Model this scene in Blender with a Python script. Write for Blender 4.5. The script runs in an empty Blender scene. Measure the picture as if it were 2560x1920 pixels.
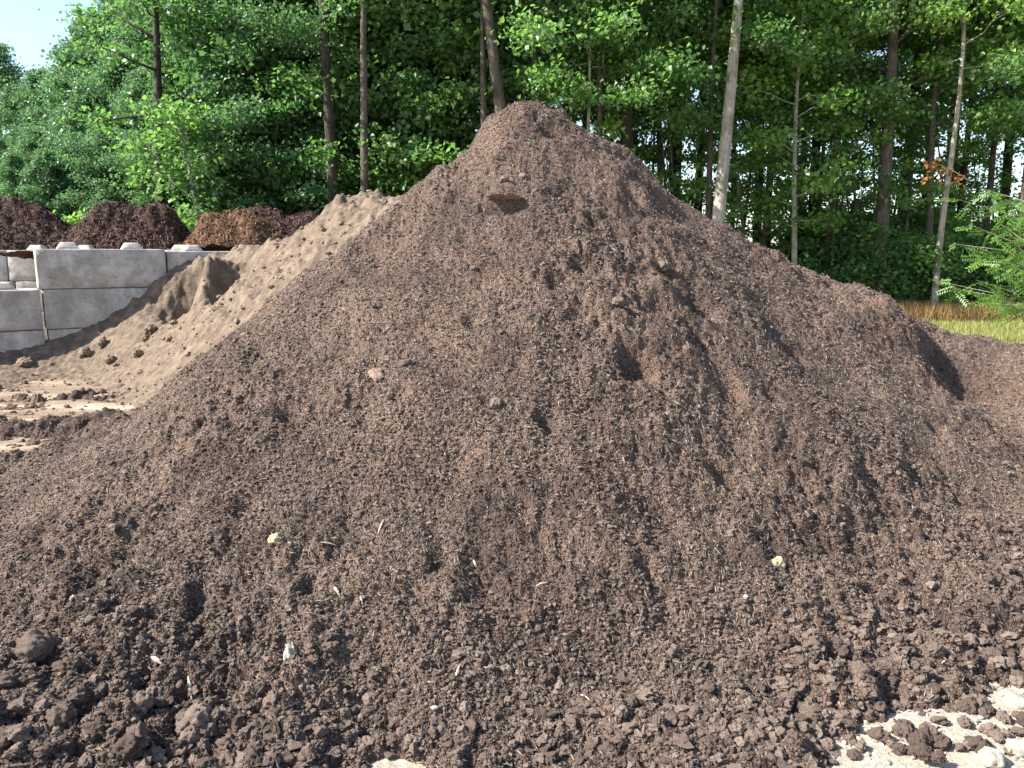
import bpy, math, random
import numpy as np
from mathutils import Vector

# ------------------------------------------------------------------ camera, world, sun, exposure
scene = bpy.context.scene
COL = scene.collection
FPX, W0, H0 = 1934.0, 2560.0, 1920.0
PITCH = math.radians(9.5)
CAMZ = 1.75
cam_d = bpy.data.cameras.new('camera'); cam = bpy.data.objects.new('camera', cam_d); COL.objects.link(cam)
cam_d.sensor_width = 36.0; cam_d.lens = 36.0 * FPX / W0; cam_d.clip_start = 0.05; cam_d.clip_end = 3000
cam.location = (0, 0, CAMZ); cam.rotation_euler = (math.pi / 2 - PITCH, 0, 0)
scene.camera = cam

SUN = Vector((-0.90, -0.20, 0.80)).normalized()          # direction towards the sun
world = bpy.data.worlds.new('World'); scene.world = world; world.use_nodes = True
nt = world.node_tree; nt.nodes.clear()
sky = nt.nodes.new('ShaderNodeTexSky'); sky.sky_type = 'NISHITA'; sky.sun_disc = False
sky.sun_elevation = math.asin(SUN.z); sky.sun_rotation = math.atan2(SUN.x, SUN.y)
sky.air_density = 1.0; sky.dust_density = 1.2; sky.ozone_density = 1.0
bg = nt.nodes.new('ShaderNodeBackground'); bg.inputs['Strength'].default_value = 0.105
wo = nt.nodes.new('ShaderNodeOutputWorld')
nt.links.new(sky.outputs[0], bg.inputs[0]); nt.links.new(bg.outputs[0], wo.inputs[0])
sd = bpy.data.lights.new('sun', 'SUN'); sd.energy = 5.0; sd.angle = math.radians(0.5); sd.color = (1.0, 0.95, 0.88)
so = bpy.data.objects.new('sun', sd); COL.objects.link(so)
so.rotation_euler = (-SUN).to_track_quat('-Z', 'Y').to_euler()
scene.view_settings.view_transform = 'Standard'; scene.view_settings.look = 'None'
scene.view_settings.gamma = 1.0; scene.view_settings.exposure = 1.6
scene.cycles.max_bounces = 6; scene.cycles.diffuse_bounces = 3; scene.cycles.transmission_bounces = 4

rng = np.random.default_rng(7)
random.seed(5)

# ------------------------------------------------------------------ helpers
def unproj(px, py, d):
    """the point on the sight line through photograph pixel (px,py) at distance d along y"""
    u = (px - W0 / 2) / FPX; v = (py - H0 / 2) / FPX
    yd = math.cos(PITCH) - v * math.sin(PITCH); zd = -(math.sin(PITCH) + v * math.cos(PITCH))
    t = d / yd
    return (u * t, d, CAMZ + zd * t)

def on_plane(px, py, z=0.0):
    v = (py - H0 / 2) / FPX
    yd = math.cos(PITCH) - v * math.sin(PITCH); zd = -(math.sin(PITCH) + v * math.cos(PITCH))
    return unproj(px, py, (z - CAMZ) / zd * yd)

def on_surface(px, py, hf, d0=2.0, d1=14.0):
    ds = np.linspace(d0, d1, 600)
    P = np.array([unproj(px, py, d) for d in ds])
    h = hf(P[:, 0], P[:, 1])
    k = np.argmax(P[:, 2] < h)
    return P[k]

def hsh(ix, iy, seed):
    h = (ix.astype(np.int64) * 374761393 + iy.astype(np.int64) * 668265263 + seed * 1442695041) & 0xFFFFFFFF
    h = ((h ^ (h >> 13)) * 1274126177) & 0xFFFFFFFF
    h = ((h ^ (h >> 16)) * 2246822519) & 0xFFFFFFFF
    return ((h ^ (h >> 15)) & 0xFFFFFF).astype(np.float64) / float(0xFFFFFF)

def noise(x, y, seed=0):
    """gradient noise, about -1..1"""
    xi = np.floor(x); yi = np.floor(y); fx = x - xi; fy = y - yi
    xi = xi.astype(np.int64); yi = yi.astype(np.int64)
    def g(dx, dy):
        a = hsh(xi + dx, yi + dy, seed) * 2 * math.pi
        return np.cos(a) * (fx - dx) + np.sin(a) * (fy - dy)
    u = fx * fx * fx * (fx * (fx * 6 - 15) + 10); v = fy * fy * fy * (fy * (fy * 6 - 15) + 10)
    a = g(0, 0) * (1 - u) + g(1, 0) * u; b = g(0, 1) * (1 - u) + g(1, 1) * u
    return (a * (1 - v) + b * v) * 1.5

def fbm(x, y, seed=0, octv=4, gain=0.5):
    s = 0; a = 1.0
    for k in range(octv):
        s = s + a * noise(x * 2 ** k, y * 2 ** k, seed + k * 17); a *= gain
    return s

def lumps(x, y, seed=0, jitter=1.0):
    """rounded clods of random size packed over the plane: 0..1"""
    xi = np.floor(x).astype(np.int64); yi = np.floor(y).astype(np.int64)
    best = np.zeros_like(x)
    for dx in (-1, 0, 1):
        for dy in (-1, 0, 1):
            cx = xi + dx; cy = yi + dy
            px = cx + 0.5 + (hsh(cx, cy, seed) - .5) * jitter; py = cy + 0.5 + (hsh(cx, cy, seed + 9) - .5) * jitter
            r = 0.35 + 0.45 * hsh(cx, cy, seed + 21)
            q = 1 - ((x - px) ** 2 + (y - py) ** 2) / (r * r)
            best = np.maximum(best, np.sqrt(np.maximum(q, 0)) * r * 1.25)
    return best

class TPS:
    def __init__(self, pts, lam=0.01):
        P = np.array(pts, float); self.xy = P[:, :2]; n = len(P)
        d = np.hypot(P[:, None, 0] - P[None, :, 0], P[:, None, 1] - P[None, :, 1])
        K = np.where(d > 0, d * d * np.log(np.maximum(d, 1e-9)), 0) + lam * np.eye(n)
        A = np.zeros((n + 3, n + 3)); A[:n, :n] = K; A[:n, n] = 1; A[:n, n + 1:] = P[:, :2]
        A[n, :n] = 1; A[n + 1:, :n] = P[:, :2].T
        self.w = np.linalg.solve(A, np.r_[P[:, 2], 0, 0, 0])
    def __call__(self, x, y):
        x = np.asarray(x, float); y = np.asarray(y, float)
        s = self.w[-3] + self.w[-2] * x + self.w[-1] * y
        for k in range(len(self.xy)):
            d2 = (x - self.xy[k, 0]) ** 2 + (y - self.xy[k, 1]) ** 2 + 1e-12
            s = s + self.w[k] * 0.5 * d2 * np.log(d2)
        return s

def mk_mesh(name, V, F, attr=None, smooth=False):
    """V (n,3), F (m,3) or (m,4) numpy arrays; attr: dict of per-vertex floats"""
    me = bpy.data.meshes.new(name)
    V = np.ascontiguousarray(V, dtype=np.float32); F = np.ascontiguousarray(F, dtype=np.int32)
    k = F.shape[1]
    me.vertices.add(len(V)); me.vertices.foreach_set('co', V.ravel())
    me.loops.add(F.size); me.loops.foreach_set('vertex_index', F.ravel())
    me.polygons.add(len(F)); me.polygons.foreach_set('loop_start', np.arange(0, F.size, k, dtype=np.int32))
    me.polygons.foreach_set('use_smooth', np.full(len(F), smooth, dtype=bool))
    if attr:
        for an, av in attr.items():
            a = me.attributes.new(an, 'FLOAT', 'POINT'); a.data.foreach_set('value', np.ascontiguousarray(av, dtype=np.float32))
    me.update(calc_edges=True)
    return me

def link(name, me, mat=None, parent=None, **props):
    o = bpy.data.objects.new(name, me); COL.objects.link(o)
    if mat is not None and me is not None and len(me.materials) == 0: me.materials.append(mat)
    if parent: o.parent = parent
    for k, v in props.items(): o[k] = v
    return o

def grid_mesh(xs, ys, hf, keep=None):
    X, Y = np.meshgrid(xs, ys)
    Z = hf(X, Y)
    n, m = X.shape
    idx = np.arange(n * m).reshape(n, m)
    F = np.stack([idx[:-1, :-1], idx[:-1, 1:], idx[1:, 1:], idx[1:, :-1]], -1).reshape(-1, 4)
    V = np.stack([X, Y, Z], -1).reshape(-1, 3)
    if keep is not None:
        kv = keep(X, Y, Z).reshape(-1)
        F = F[kv[F].any(1)]
        used = np.zeros(len(V), bool); used[F.ravel()] = True
        remap = np.cumsum(used) - 1
        V = V[used]; F = remap[F]
    return V, F

# ------------------------------------------------------------------ materials
class M:
    def __init__(self, name):
        self.m = bpy.data.materials.new(name); self.m.use_nodes = True
        self.t = self.m.node_tree; self.b = self.t.nodes['Principled BSDF']
        self.b.inputs['Roughness'].default_value = 0.9
        self.b.inputs['Specular IOR Level'].default_value = 0.25
        self.co = None
    def n(self, t, **kw):
        nd = self.t.nodes.new(t)
        for k, v in kw.items(): setattr(nd, k, v)
        return nd
    def l(self, a, b): self.t.links.new(a, b)
    def coord(self):
        if not self.co: self.co = self.n('ShaderNodeTexCoord')
        return self.co.outputs['Object']
    def noise(self, scale, detail=4, rough=0.6, vec=None, dist=0):
        nd = self.n('ShaderNodeTexNoise'); nd.inputs['Scale'].default_value = scale
        nd.inputs['Detail'].default_value = detail; nd.inputs['Roughness'].default_value = rough
        nd.inputs['Distortion'].default_value = dist
        self.l(vec or self.coord(), nd.inputs['Vector']); return nd.outputs['Fac']
    def voro(self, scale, vec=None, out='Distance'):
        nd = self.n('ShaderNodeTexVoronoi'); nd.inputs['Scale'].default_value = scale
        self.l(vec or self.coord(), nd.inputs['Vector']); return nd.outputs[out]
    def ramp(self, fac, stops):
        r = self.n('ShaderNodeValToRGB'); e = r.color_ramp.elements
        while len(e) < len(stops): e.new(0.5)
        for k, (p, c) in enumerate(stops): e[k].position = p; e[k].color = (c[0], c[1], c[2], 1)
        self.l(fac, r.inputs[0]); return r.outputs['Color']
    def mix(self, fac, a, b, mode='MIX'):
        x = self.n('ShaderNodeMix', data_type='RGBA', blend_type=mode)
        for s, i in ((fac, 0), (a, 6), (b, 7)):
            if isinstance(s, (int, float)): x.inputs[i].default_value = s
            elif isinstance(s, tuple): x.inputs[i].default_value = (s[0], s[1], s[2], 1)
            else: self.l(s, x.inputs[i])
        return x.outputs[2]
    def attr(self, name):
        a = self.n('ShaderNodeAttribute', attribute_name=name); return a.outputs['Fac']
    def math(self, op, a, b=0.0):
        x = self.n('ShaderNodeMath', operation=op)
        for s, i in ((a, 0), (b, 1)):
            if isinstance(s, (int, float)): x.inputs[i].default_value = s
            else: self.l(s, x.inputs[i])
        return x.outputs[0]
    def bump(self, h, strength=0.5, dist=0.01):
        x = self.n('ShaderNodeBump'); x.inputs['Strength'].default_value = strength; x.inputs['Distance'].default_value = dist
        self.l(h, x.inputs['Height']); self.l(x.outputs[0], self.b.inputs['Normal'])
    def base(self, c): self.l(c, self.b.inputs['Base Color'])

def mat_mulch(name, c0, c1, c2, chips=True):
    m = M(name)
    c = m.ramp(m.noise(130, 3, .7), [(.30, c0), (.52, c1), (.72, c2)])
    c = m.mix(m.ramp(m.noise(2.2, 4, .6), [(.38, (0, 0, 0)), (.66, (1, 1, 1))]), c, m.mix(1.0, c, (1.3, 1.2, 1.14), 'MULTIPLY'))
    c = m.mix(m.ramp(m.noise(1.5, 6, .68, dist=1), [(.46, (0, 0, 0)), (.62, (1, 1, 1))]), c, m.mix(1.0, c, (.58, .56, .58), 'MULTIPLY'))
    m.base(c)
    h = m.math('ADD', m.math('MULTIPLY', m.noise(75, 4, .75), 1.0), m.math('MULTIPLY', m.voro(110), .6))
    m.bump(h, 1.0, .012)
    return m.m

def mat_bits(name, stops, bump=120, damp=False):
    m = M(name)
    c = m.ramp(m.attr('rnd'), stops)
    r = m.ramp(m.noise(160, 3, .7), [(.3, (.7, .7, .7)), (.7, (1.2, 1.2, 1.2))])
    c2 = m.mix(1.0, m.ramp(m.attr('rnd'), stops), r, 'MULTIPLY')
    if damp: c2 = m.mix(m.ramp(m.noise(1.5, 6, .68, dist=1), [(.46, (0, 0, 0)), (.62, (1, 1, 1))]), c2, m.mix(1.0, c2, (.58, .56, .58), 'MULTIPLY'))
    m.base(c2)
    m.bump(m.math('ADD', m.noise(bump, 5, .8), m.math('MULTIPLY', m.noise(bump * 3, 2, .7), .5)), 1.0, .02)
    return m.m

MULCH = mat_mulch('compost_brown', (.030, .020, .0148), (.107, .075, .057), (.225, .168, .130))  # sheet darker than the chips: shade of the gaps put into its colour
CLOD = mat_bits('clod_brown', [(0, (.12, .085, .067)), (.5, (.20, .148, .117)), (.9, (.27, .203, .162)), (1, (.31, .24, .193))], 90)
CHIP = mat_bits('chip_brown', [(0, (.055, .038, .030)), (.4, (.160, .118, .093)), (.75, (.31, .240, .190)), (.95, (.45, .36, .285)), (1, (.58, .50, .40))], 120, True)
BARK = mat_mulch('bark_mulch_dark', (.016, .008, .006), (.048, .025, .018), (.11, .062, .046))
BARKCHIP = mat_bits('bark_shred_dark', [(0, (.02, .010, .008)), (.5, (.075, .040, .030)), (1, (.22, .14, .11))])
BARKRED = mat_mulch('bark_mulch_orange', (.05, .024, .014), (.13, .066, .038), (.22, .125, .07))
BARKREDCHIP = mat_bits('bark_shred_orange', [(0, (.09, .045, .025)), (.5, (.2, .11, .06)), (1, (.32, .2, .12))])

def mat_sand():
    m = M('loose_tan_soil')
    c = m.ramp(m.noise(6, 6, .7), [(.3, (.070, .050, .036)), (.5, (.130, .096, .067)), (.7, (.21, .163, .118))])
    c = m.mix(m.ramp(m.noise(60, 3, .7), [(.62, (0, 0, 0)), (.7, (1, 1, 1))]), c, (.13, .09, .065))
    m.base(c); m.bump(m.noise(30, 6, .75), .9, .02)
    return m.m
SAND = mat_sand()

def mat_ground():
    m = M('yard_soil')
    sp = m.n('ShaderNodeSeparateXYZ'); m.l(m.coord(), sp.inputs[0])
    mp = m.n('ShaderNodeMapping'); mp.inputs['Scale'].default_value = (.35, 1.6, 1); mp.inputs['Rotation'].default_value = (0, 0, .06); m.l(m.coord(), mp.inputs[0])
    tan = m.ramp(m.noise(1.6, 6, .62, vec=mp.outputs[0]), [(.35, (.13, .088, .06)), (.5, (.21, .155, .108)), (.62, (.33, .26, .19)), (.75, (.42, .35, .27))])
    tan = m.mix(m.ramp(m.noise(45, 3, .7), [(.58, (0, 0, 0)), (.68, (1, 1, 1))]), tan, (.16, .11, .08))
    pale = m.ramp(m.noise(40, 5, .7), [(.3, (.24, .20, .15)), (.5, (.36, .315, .25)), (.75, (.47, .43, .36))])
    pale = m.mix(m.ramp(m.voro(48), [(.08, (1, 1, 1)), (.16, (0, 0, 0))]), pale, (.30, .24, .17))
    c = m.mix(m.ramp(m.math('ADD', m.math('MULTIPLY', sp.outputs['Y'], .1), 0.0), [(.44, (0, 0, 0)), (.56, (1, 1, 1))]), pale, tan)
    # far verge: grass and leaf litter under the trees
    gr = m.ramp(m.noise(3, 5, .7), [(.3, (.05, .065, .02)), (.6, (.10, .11, .035)), (.8, (.2, .16, .08))])
    c = m.mix(m.ramp(m.math('MULTIPLY', sp.outputs['Y'], .02), [(.33, (0, 0, 0)), (.37, (1, 1, 1))]), c, gr)
    m.base(c); m.bump(m.math('ADD', m.noise(35, 6, .75), m.noise(5, 3, .6)), .8, .02)
    return m.m
GROUND = mat_ground()

def mat_concrete(name, a, b):
    m = M(name)
    oi = m.n('ShaderNodeObjectInfo')
    vv = m.n('ShaderNodeVectorMath', operation='ADD'); m.l(m.coord(), vv.inputs[0])
    sc = m.n('ShaderNodeVectorMath', operation='SCALE'); sc.inputs[0].default_value = (17, 9, 5); m.l(oi.outputs['Random'], sc.inputs['Scale']); m.l(sc.outputs[0], vv.inputs[1])
    v = vv.outputs[0]
    c = m.ramp(m.noise(2.6, 6, .6, vec=v), [(.36, a), (.62, b)])
    c = m.mix(m.ramp(m.noise(5, 6, .7, vec=v), [(.48, (0, 0, 0)), (.62, (.45, .45, .45))]), c, tuple(x * .62 for x in a))
    c = m.mix(m.ramp(m.noise(9, 6, .75, vec=v), [(.58, (0, 0, 0)), (.70, (.75, .75, .75))]), c, tuple(x * .5 for x in a))
    mp = m.n('ShaderNodeMapping'); mp.inputs['Scale'].default_value = (6, 6, .7); m.l(v, mp.inputs[0])
    c = m.mix(m.ramp(m.noise(1.5, 5, .7, vec=mp.outputs[0]), [(.55, (0, 0, 0)), (.75, (.45, .45, .45))]), c, (.62, .58, .52))
    c = m.mix(m.ramp(m.voro(26, vec=v), [(.06, (1, 1, 1)), (.10, (0, 0, 0))]), c, (.13, .12, .10))
    m.base(c); m.bump(m.noise(40, 6, .7, vec=v), .5, .008)
    return m.m
CONC = mat_concrete('cast_concrete', (.27, .245, .21), (.50, .46, .405))

def mat_leaf(name, dark, mid, light, trans=(.16, .34, .03), tf=.42):
    m = M(name)
    oi = m.n('ShaderNodeObjectInfo')
    r = m.math('ADD', m.math('MULTIPLY', m.attr('rnd'), .62), m.math('MULTIPLY', oi.outputs['Random'], .38))
    c = m.ramp(r, [(.1, dark), (.5, mid), (.92, light)])
    m.base(c); m.b.inputs['Roughness'].default_value = .46; m.b.inputs['Specular IOR Level'].default_value = .5
    tr = m.n('ShaderNodeBsdfTranslucent')
    tc = m.mix(m.ramp(r, [(.1, (0, 0, 0)), (.9, (1, 1, 1))]), tuple(x * .6 for x in trans), trans)
    m.l(tc, tr.inputs['Color'])
    ms = m.n('ShaderNodeMixShader'); ms.inputs[0].default_value = tf
    m.l(m.b.outputs[0], ms.inputs[1]); m.l(tr.outputs[0], ms.inputs[2])
    m.l(ms.outputs[0], m.t.nodes['Material Output'].inputs['Surface'])
    return m.m
LEAF = mat_leaf('leaf_green', (.026, .075, .026), (.070, .155, .046), (.19, .28, .095), (.24, .50, .09), .45)
LEAF_HAZE = mat_leaf('leaf_haze_tint', (.042, .10, .052), (.078, .155, .078), (.14, .225, .105), (.18, .38, .12))  # pale bluish tint stands in for haze and flare; no air is built
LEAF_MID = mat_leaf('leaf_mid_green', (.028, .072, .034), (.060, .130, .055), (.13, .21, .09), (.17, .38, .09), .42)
LEAF_LIME = mat_leaf('leaf_lime', (.065, .15, .03), (.13, .25, .05), (.26, .37, .09), (.34, .62, .09), .48)
LEAF_DRY = mat_leaf('leaf_dry_orange', (.16, .06, .02), (.3, .13, .04), (.4, .2, .08), (.4, .2, .06))

def mat_bark(name, a, b):
    m = M(name)
    mp = m.n('ShaderNodeMapping'); mp.inputs['Scale'].default_value = (9, 9, 1.6); m.l(m.coord(), mp.inputs[0])
    n1 = m.noise(3, 6, .7, vec=mp.outputs[0])
    c = m.ramp(n1, [(.35, a), (.65, b)])
    c = m.mix(m.ramp(m.noise(2.5, 4, .6), [(.45, (0, 0, 0)), (.6, (1, 1, 1))]), c, m.mix(1.0, c, (.62, .66, .55), 'MULTIPLY'))
    m.base(c); m.bump(n1, 1.0, .03); return m.m
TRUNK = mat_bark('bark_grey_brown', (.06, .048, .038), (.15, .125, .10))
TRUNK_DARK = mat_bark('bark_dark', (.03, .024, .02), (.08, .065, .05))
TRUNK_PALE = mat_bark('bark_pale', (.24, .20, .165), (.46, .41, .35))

# ------------------------------------------------------------------ height fields
# the big compost pile: points read off its outline, its toe and its flanks
SIL = [(1221, 258, 6.35), (1254, 262, 6.5), (1299, 256, 6.6), (1360, 254, 6.6), (1409, 250, 6.5), (1432, 272, 6.45), (1510, 326, 6.4), (1592, 374, 6.35),
                  (1693, 462, 6.25), (1787, 530, 6.15), (1925, 612, 6.05), (1987, 643, 6.0), (2110, 688, 6.0), (2222, 726, 6.0), (2279, 762, 5.9), (2355, 816, 5.8), (2440, 836, 5.8), (2560, 848, 5.9),
                  (1160, 348, 6.25), (1091, 410, 6.15), (1014, 456, 6.05), (924, 529, 5.95), (803, 636, 5.8), (694, 712, 5.65), (577, 803, 5.5), (447, 903, 5.4), (360, 985, 5.35), (280, 1042, 5.4), (200, 1072, 5.6)]
PK = []
PK += [on_plane(px, py, -.045) for px, py in [(2090, 1915), (2225, 1810), (2380, 1800), (2540, 1720), (2700, 1600)]]
for x, y, z in [(.35, 2.45, .03), (-.5, 2.35, .05), (-1.4, 2.1, .08), (.9, 2.4, .05), (2.2, 3.25, .14), (3.3, 3.9, .16), (4.4, 4.3, .12), (5.2, 5.0, .25), (-2.3, 2.3, .12), (-3.2, 3.2, .08),
                (-4.1, 4.6, .05), (-4.6, 5.8, .02), (-4.4, 6.8, -.05), (-3.4, 6.6, .15), (.2, 1.6, -.2), (-1.6, 1.4, -.12), (1.3, 1.8, -.2), (2.6, 2.3, -.25), (3.9, 3.0, -.25), (5.5, 3.9, -.25), (-3.8, 2.2, -.1), (-5.2, 4.6, -.15), (-5.6, 6.4, -.15),
                (.2, 4.4, 1.50), (.25, 5.4, 2.24), (-1.2, 4.2, 1.10), (1.4, 4.5, 1.16), (-2.2, 4.0, .62), (2.2, 5.0, 1.05), (-.2, 3.3, .62), (1.0, 3.4, .56),
                (.25, 8.2, 1.75), (.25, 10.5, .3), (-1.8, 8.0, .9), (-3, 8.2, .0), (2.4, 8.0, 1.0), (4.5, 7.6, .6), (6.5, 6.6, .7), (6.5, 5.4, .5), (7, 4.4, -.1), (7, 9, -.2), (4, 10, -.1), (-3, 10, -.4), (0, 12, -.5)]:
    PK.append((x, y, z))
def fit_pile():
    cur = [list(q) for q in SIL]
    gx_, gy_ = np.meshgrid(np.arange(-4.6, 4.6, .05), np.arange(3.6, 8.4, .06))
    for it in range(7):
        f = TPS([unproj(*q) for q in cur] + PK, .004)
        z = f(gx_, gy_) - CAMZ + .012
        yc = gy_ * math.cos(PITCH) - z * math.sin(PITCH); zc = gy_ * math.sin(PITCH) + z * math.cos(PITCH)
        PX = W0 / 2 + FPX * gx_ / yc; PY = H0 / 2 - FPX * zc / yc
        if it == 6: break
        for k, q in enumerate(SIL):
            m = np.abs(PX - q[0]) < 22
            cur[k][1] += .8 * (q[1] - PY[m].min())
    return f
pile_base = fit_pile()
APEX = (.25, 6.5)

DENTS = []   # (x, y, radius x, radius y, depth)
for px, py, rx, ry, dp in [(1262, 497, .14, .045, .12), (1561, 385, .13, .07, .08), (1579, 475, .09, .07, .08), (1669, 500, .15, .07, .08), (1662, 676, .06, .06, .07), (1691, 690, .05, .05, .06),
                           (1745, 738, .13, .12, .12), (1658, 748, .08, .06, .07), (1481, 533, .06, .05, .06), (1385, 322, .09, .10, .07), (1585, 893, .09, .08, .08), (1817, 1169, .10, .06, .09), (2066, 1169, .08, .05, .08),
                           (2343, 1059, .06, .08, .08), (2419, 1076, .06, .06, .07), (532, 866, .20, .05, .09), (498, 1062, .06, .06, .07), (607, 1235, .06, .05, .06), (486, 1483, .04, .10, .06), (1366, 1038, .06, .05, .08),
                           (2216, 1443, .04, .03, .05), (2025, 1593, .045, .035, .06), (1921, 1553, .05, .035, .05), (2419, 1726, .04, .04, .07), (1985, 1772, .03, .03, .05), (500, 1562, .03, .05, .03), (360, 1540, .05, .07, .05),
                           (345, 1700, .03, .08, .05), (105, 1656, .10, .04, .07), (15, 1815, .08, .06, .08), (1160, 560, .05, .05, .05), (2080, 700, .06, .06, .05), (1000, 980, .05, .05, .05), (1180, 770, .05, .05, .05),
                           (930, 870, .05, .05, .05), (1750, 830, .05, .06, .06), (720, 1010, .08, .04, .05), (840, 700, .1, .04, .05), (1450, 640, .05, .05, .05), (1830, 960, .07, .08, .07), (1930, 980, .05, .07, .06), (1300, 1250, .05, .04, .04),
                           (1100, 1380, .05, .04, .04), (985, 1897, .10, .05, .16), (860, 1915, .06, .04, .12), (780, 1440, .05, .05, .04), (1640, 1330, .05, .04, .04), (2130, 1290, .05, .04, .05), (1990, 860, .08, .06, .06), (2180, 960, .07, .07, .06)]:
    p = on_surface(px, py, pile_base); DENTS.append((p[0], p[1], rx, ry, dp))
BUMPS = []
for px, py, rx, ry, dp in [(1262, 468, .17, .09, .06), (70, 1625, .10, .10, .08), (1280, 330, .12, .2, .05), (1560, 480, .1, .1, .04), (1330, 262, .2, .1, .03), (1680, 840, .16, .22, .07), (1500, 800, .2, .3, .05),
                           (1540, 870, .05, .05, .06), (1640, 715, .05, .04, .06)]:
    p = on_surface(px, py, pile_base); BUMPS.append((p[0], p[1], rx, ry, dp))

def pile_macro(x, y):
    h = pile_base(x, y)
    for bx, by, rx, ry, dp in BUMPS:
        h = h + dp * np.exp(-(((x - bx) / rx) ** 2 + ((y - by) / ry) ** 2))
    for bx, by, rx, ry, dp in DENTS:
        q = ((x - bx) / rx) ** 2 + ((y - by) / ry) ** 2
        h = h - dp * np.exp(-q * q)
    # low ridges of spilled compost left of the pile
    wv = .10 * noise(x * 1.1, y * 0, 5)
    rid = .20 * np.exp(-((y - 7.62 + wv) / .22) ** 2) - .07 - .3 / (1 + np.exp(-(x + 3.5) * 5))
    h = np.where((x < -2.6) & (y > 6.7), np.maximum(np.where(x < -3.9, h - .12 * (y - 6.7) / .3, h), rid), h)
    return h

def pile_h(x, y):
    h = pile_macro(x, y)
    r = np.hypot(x - APEX[0], y - APEX[1]); a = np.arctan2(x - APEX[0], -(y - APEX[1]))
    wob = .25 * noise(x * 1.2, y * 1.2, 3)
    toe = np.clip((.42 - h) / .38, 0, 1)                 # 1 at the toe: bigger clods down there
    h = h - .055 * np.clip((h + .1) / .4, 0, 1)
    h = h + .058 * fbm(x * 1.5, y * 1.5, 11, 4, .55)
    patch = np.clip(.5 + 1.0 * fbm(x * .9, y * .9, 51, 3), .05, 1.2)
    fur = np.clip(noise(x * .8, y * .8, 33) + .3, 0, 1)
    h = h + .028 * noise(a * 7 + wob * 5, r * 1.1, 31) * np.clip(r / 2, .2, 1) * fur
    h = h + .022 * fbm(a * 17 + wob * 6, r * 2.6, 41, 2) * np.clip(r / 3, .15, 1) * fur
    h = h + (.044 + .004 * toe) * patch * fbm(x * 4.5, y * 4.5, 61, 4, .62)
    h = h + (.030 + .045 * toe) * (.35 + .65 * patch) * lumps(x * 9, y * 9, 71) * np.clip(noise(x * 1.7, y * 1.7, 75) - .05 + toe, 0, 1)
    h = h + (.013 + .024 * toe) * patch * lumps(x * 21 + wob, y * 21, 81)
    h = h + .017 * (.45 + .55 * patch) * lumps(x * 43, y * 43 + wob, 91)
    h = h - .030 * np.clip(fbm(x * 7, y * 7, 97, 2) - .55, 0, 1) * patch * 2
    h = h + .009 * noise(x * 55, y * 55, 95) + .005 * noise(x * 95, y * 95, 96)
    return h

xs = np.arange(-6.2, 7.0, .0095)
ys = np.concatenate([np.arange(1.55, 4.2, .0075), np.arange(4.2, 6.9, .009), np.arange(6.9, 8.0, .02), np.arange(8.0, 12, .06)])
V, F = grid_mesh(xs, ys, pile_h, lambda X, Y, Z: Z > -.04)
me = mk_mesh('compost_pile', V, F, smooth=True)
pile = link('compost_pile', me, MULCH, label='tall cone of dark brown compost filling the middle of the yard', category='compost pile')
PV = V

# yard ground, one sheet with fine cells near the camera
def ground_h(x, y):
    near = np.exp(-((y) / 30) ** 2)
    h = .03 * fbm(x * .35, y * .35, 201, 3) * near
    h = h + .012 * fbm(x * 2, y * 5, 211, 3) * near
    h = h + .010 * lumps(x * 10, y * 10, 221) * np.exp(-(y / 14) ** 2) * np.clip(noise(x, y, 223) + .4, 0, 1)
    h = h + .006 * noise(x * 30, y * 30, 225) * np.exp(-(y / 9) ** 2)
    rut = .035 * np.exp(-((y - 9.3 - .03 * x) / .12) ** 2) - .03 * np.exp(-((y - 9.0 - .03 * x) / .12) ** 2)
    h = h + rut * np.clip(noise(x * 1.5, y * 3, 230) + .5, 0, 1) * (x < 0)
    return h - .01
gx = np.concatenate([[-900, -300, -120, -60, -35, -22], np.arange(-14, 12, .035), [22, 35, 60, 120, 300, 900]])
gy = np.concatenate([[-60, -10], np.arange(-2, 1.5, .3), np.arange(1.5, 12.5, .025), np.arange(12.5, 26, .25), [30, 40, 60, 100, 200, 500, 1500]])
V, F = grid_mesh(gx, gy, ground_h)
link('ground', mk_mesh('ground', V, F, smooth=True), GROUND, kind='structure')

# pile of tan soil dug out on its left side, leaning on the block wall
WALLY = 11.8; WTH = math.radians(33); WX = unproj(86, 622, WALLY)[0]
WC, WS = math.cos(WTH), math.sin(WTH)
def wdist(x, y): return (x - WX) * WS - (y - WALLY) * WC          # >0 on the camera's side of the wall face
def wall_d(px, py, off=0.0):
    """distance along y at which the sight line meets the plane `off` in front of the wall face"""
    m = unproj(px, py, 1.0)[0]
    return (off + WX * WS - WALLY * WC) / (m * WS - WC)
SP = [unproj(*p) for p in [(1010, 500, 10.0), (930, 495, 10.3), (850, 493, 10.6), (812, 512, 10.8), (794, 540, 10.9), (750, 572, 11.1), (712, 594, 11.3), (651, 614, 11.7), (607, 623, 12.0), (560, 627, 12.5),
        (860, 560, 9.8), (803, 632, 9.4), (770, 605, 10.1), (700, 645, 10.3), (694, 706, 9.4), (640, 700, 10.0), (577, 797, 9.4), (500, 800, 10.0), (440, 880, 9.9), (330, 930, 10.4), (0, 960, 10.2), (-200, 960, 10.2)]]
for px, py in [(520, 632), (477, 640), (438, 663), (390, 695), (347, 738), (278, 782), (200, 825), (95, 866), (0, 882), (-200, 890)]:
    SP.append(unproj(px, py, wall_d(px, py, .03)))
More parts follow.
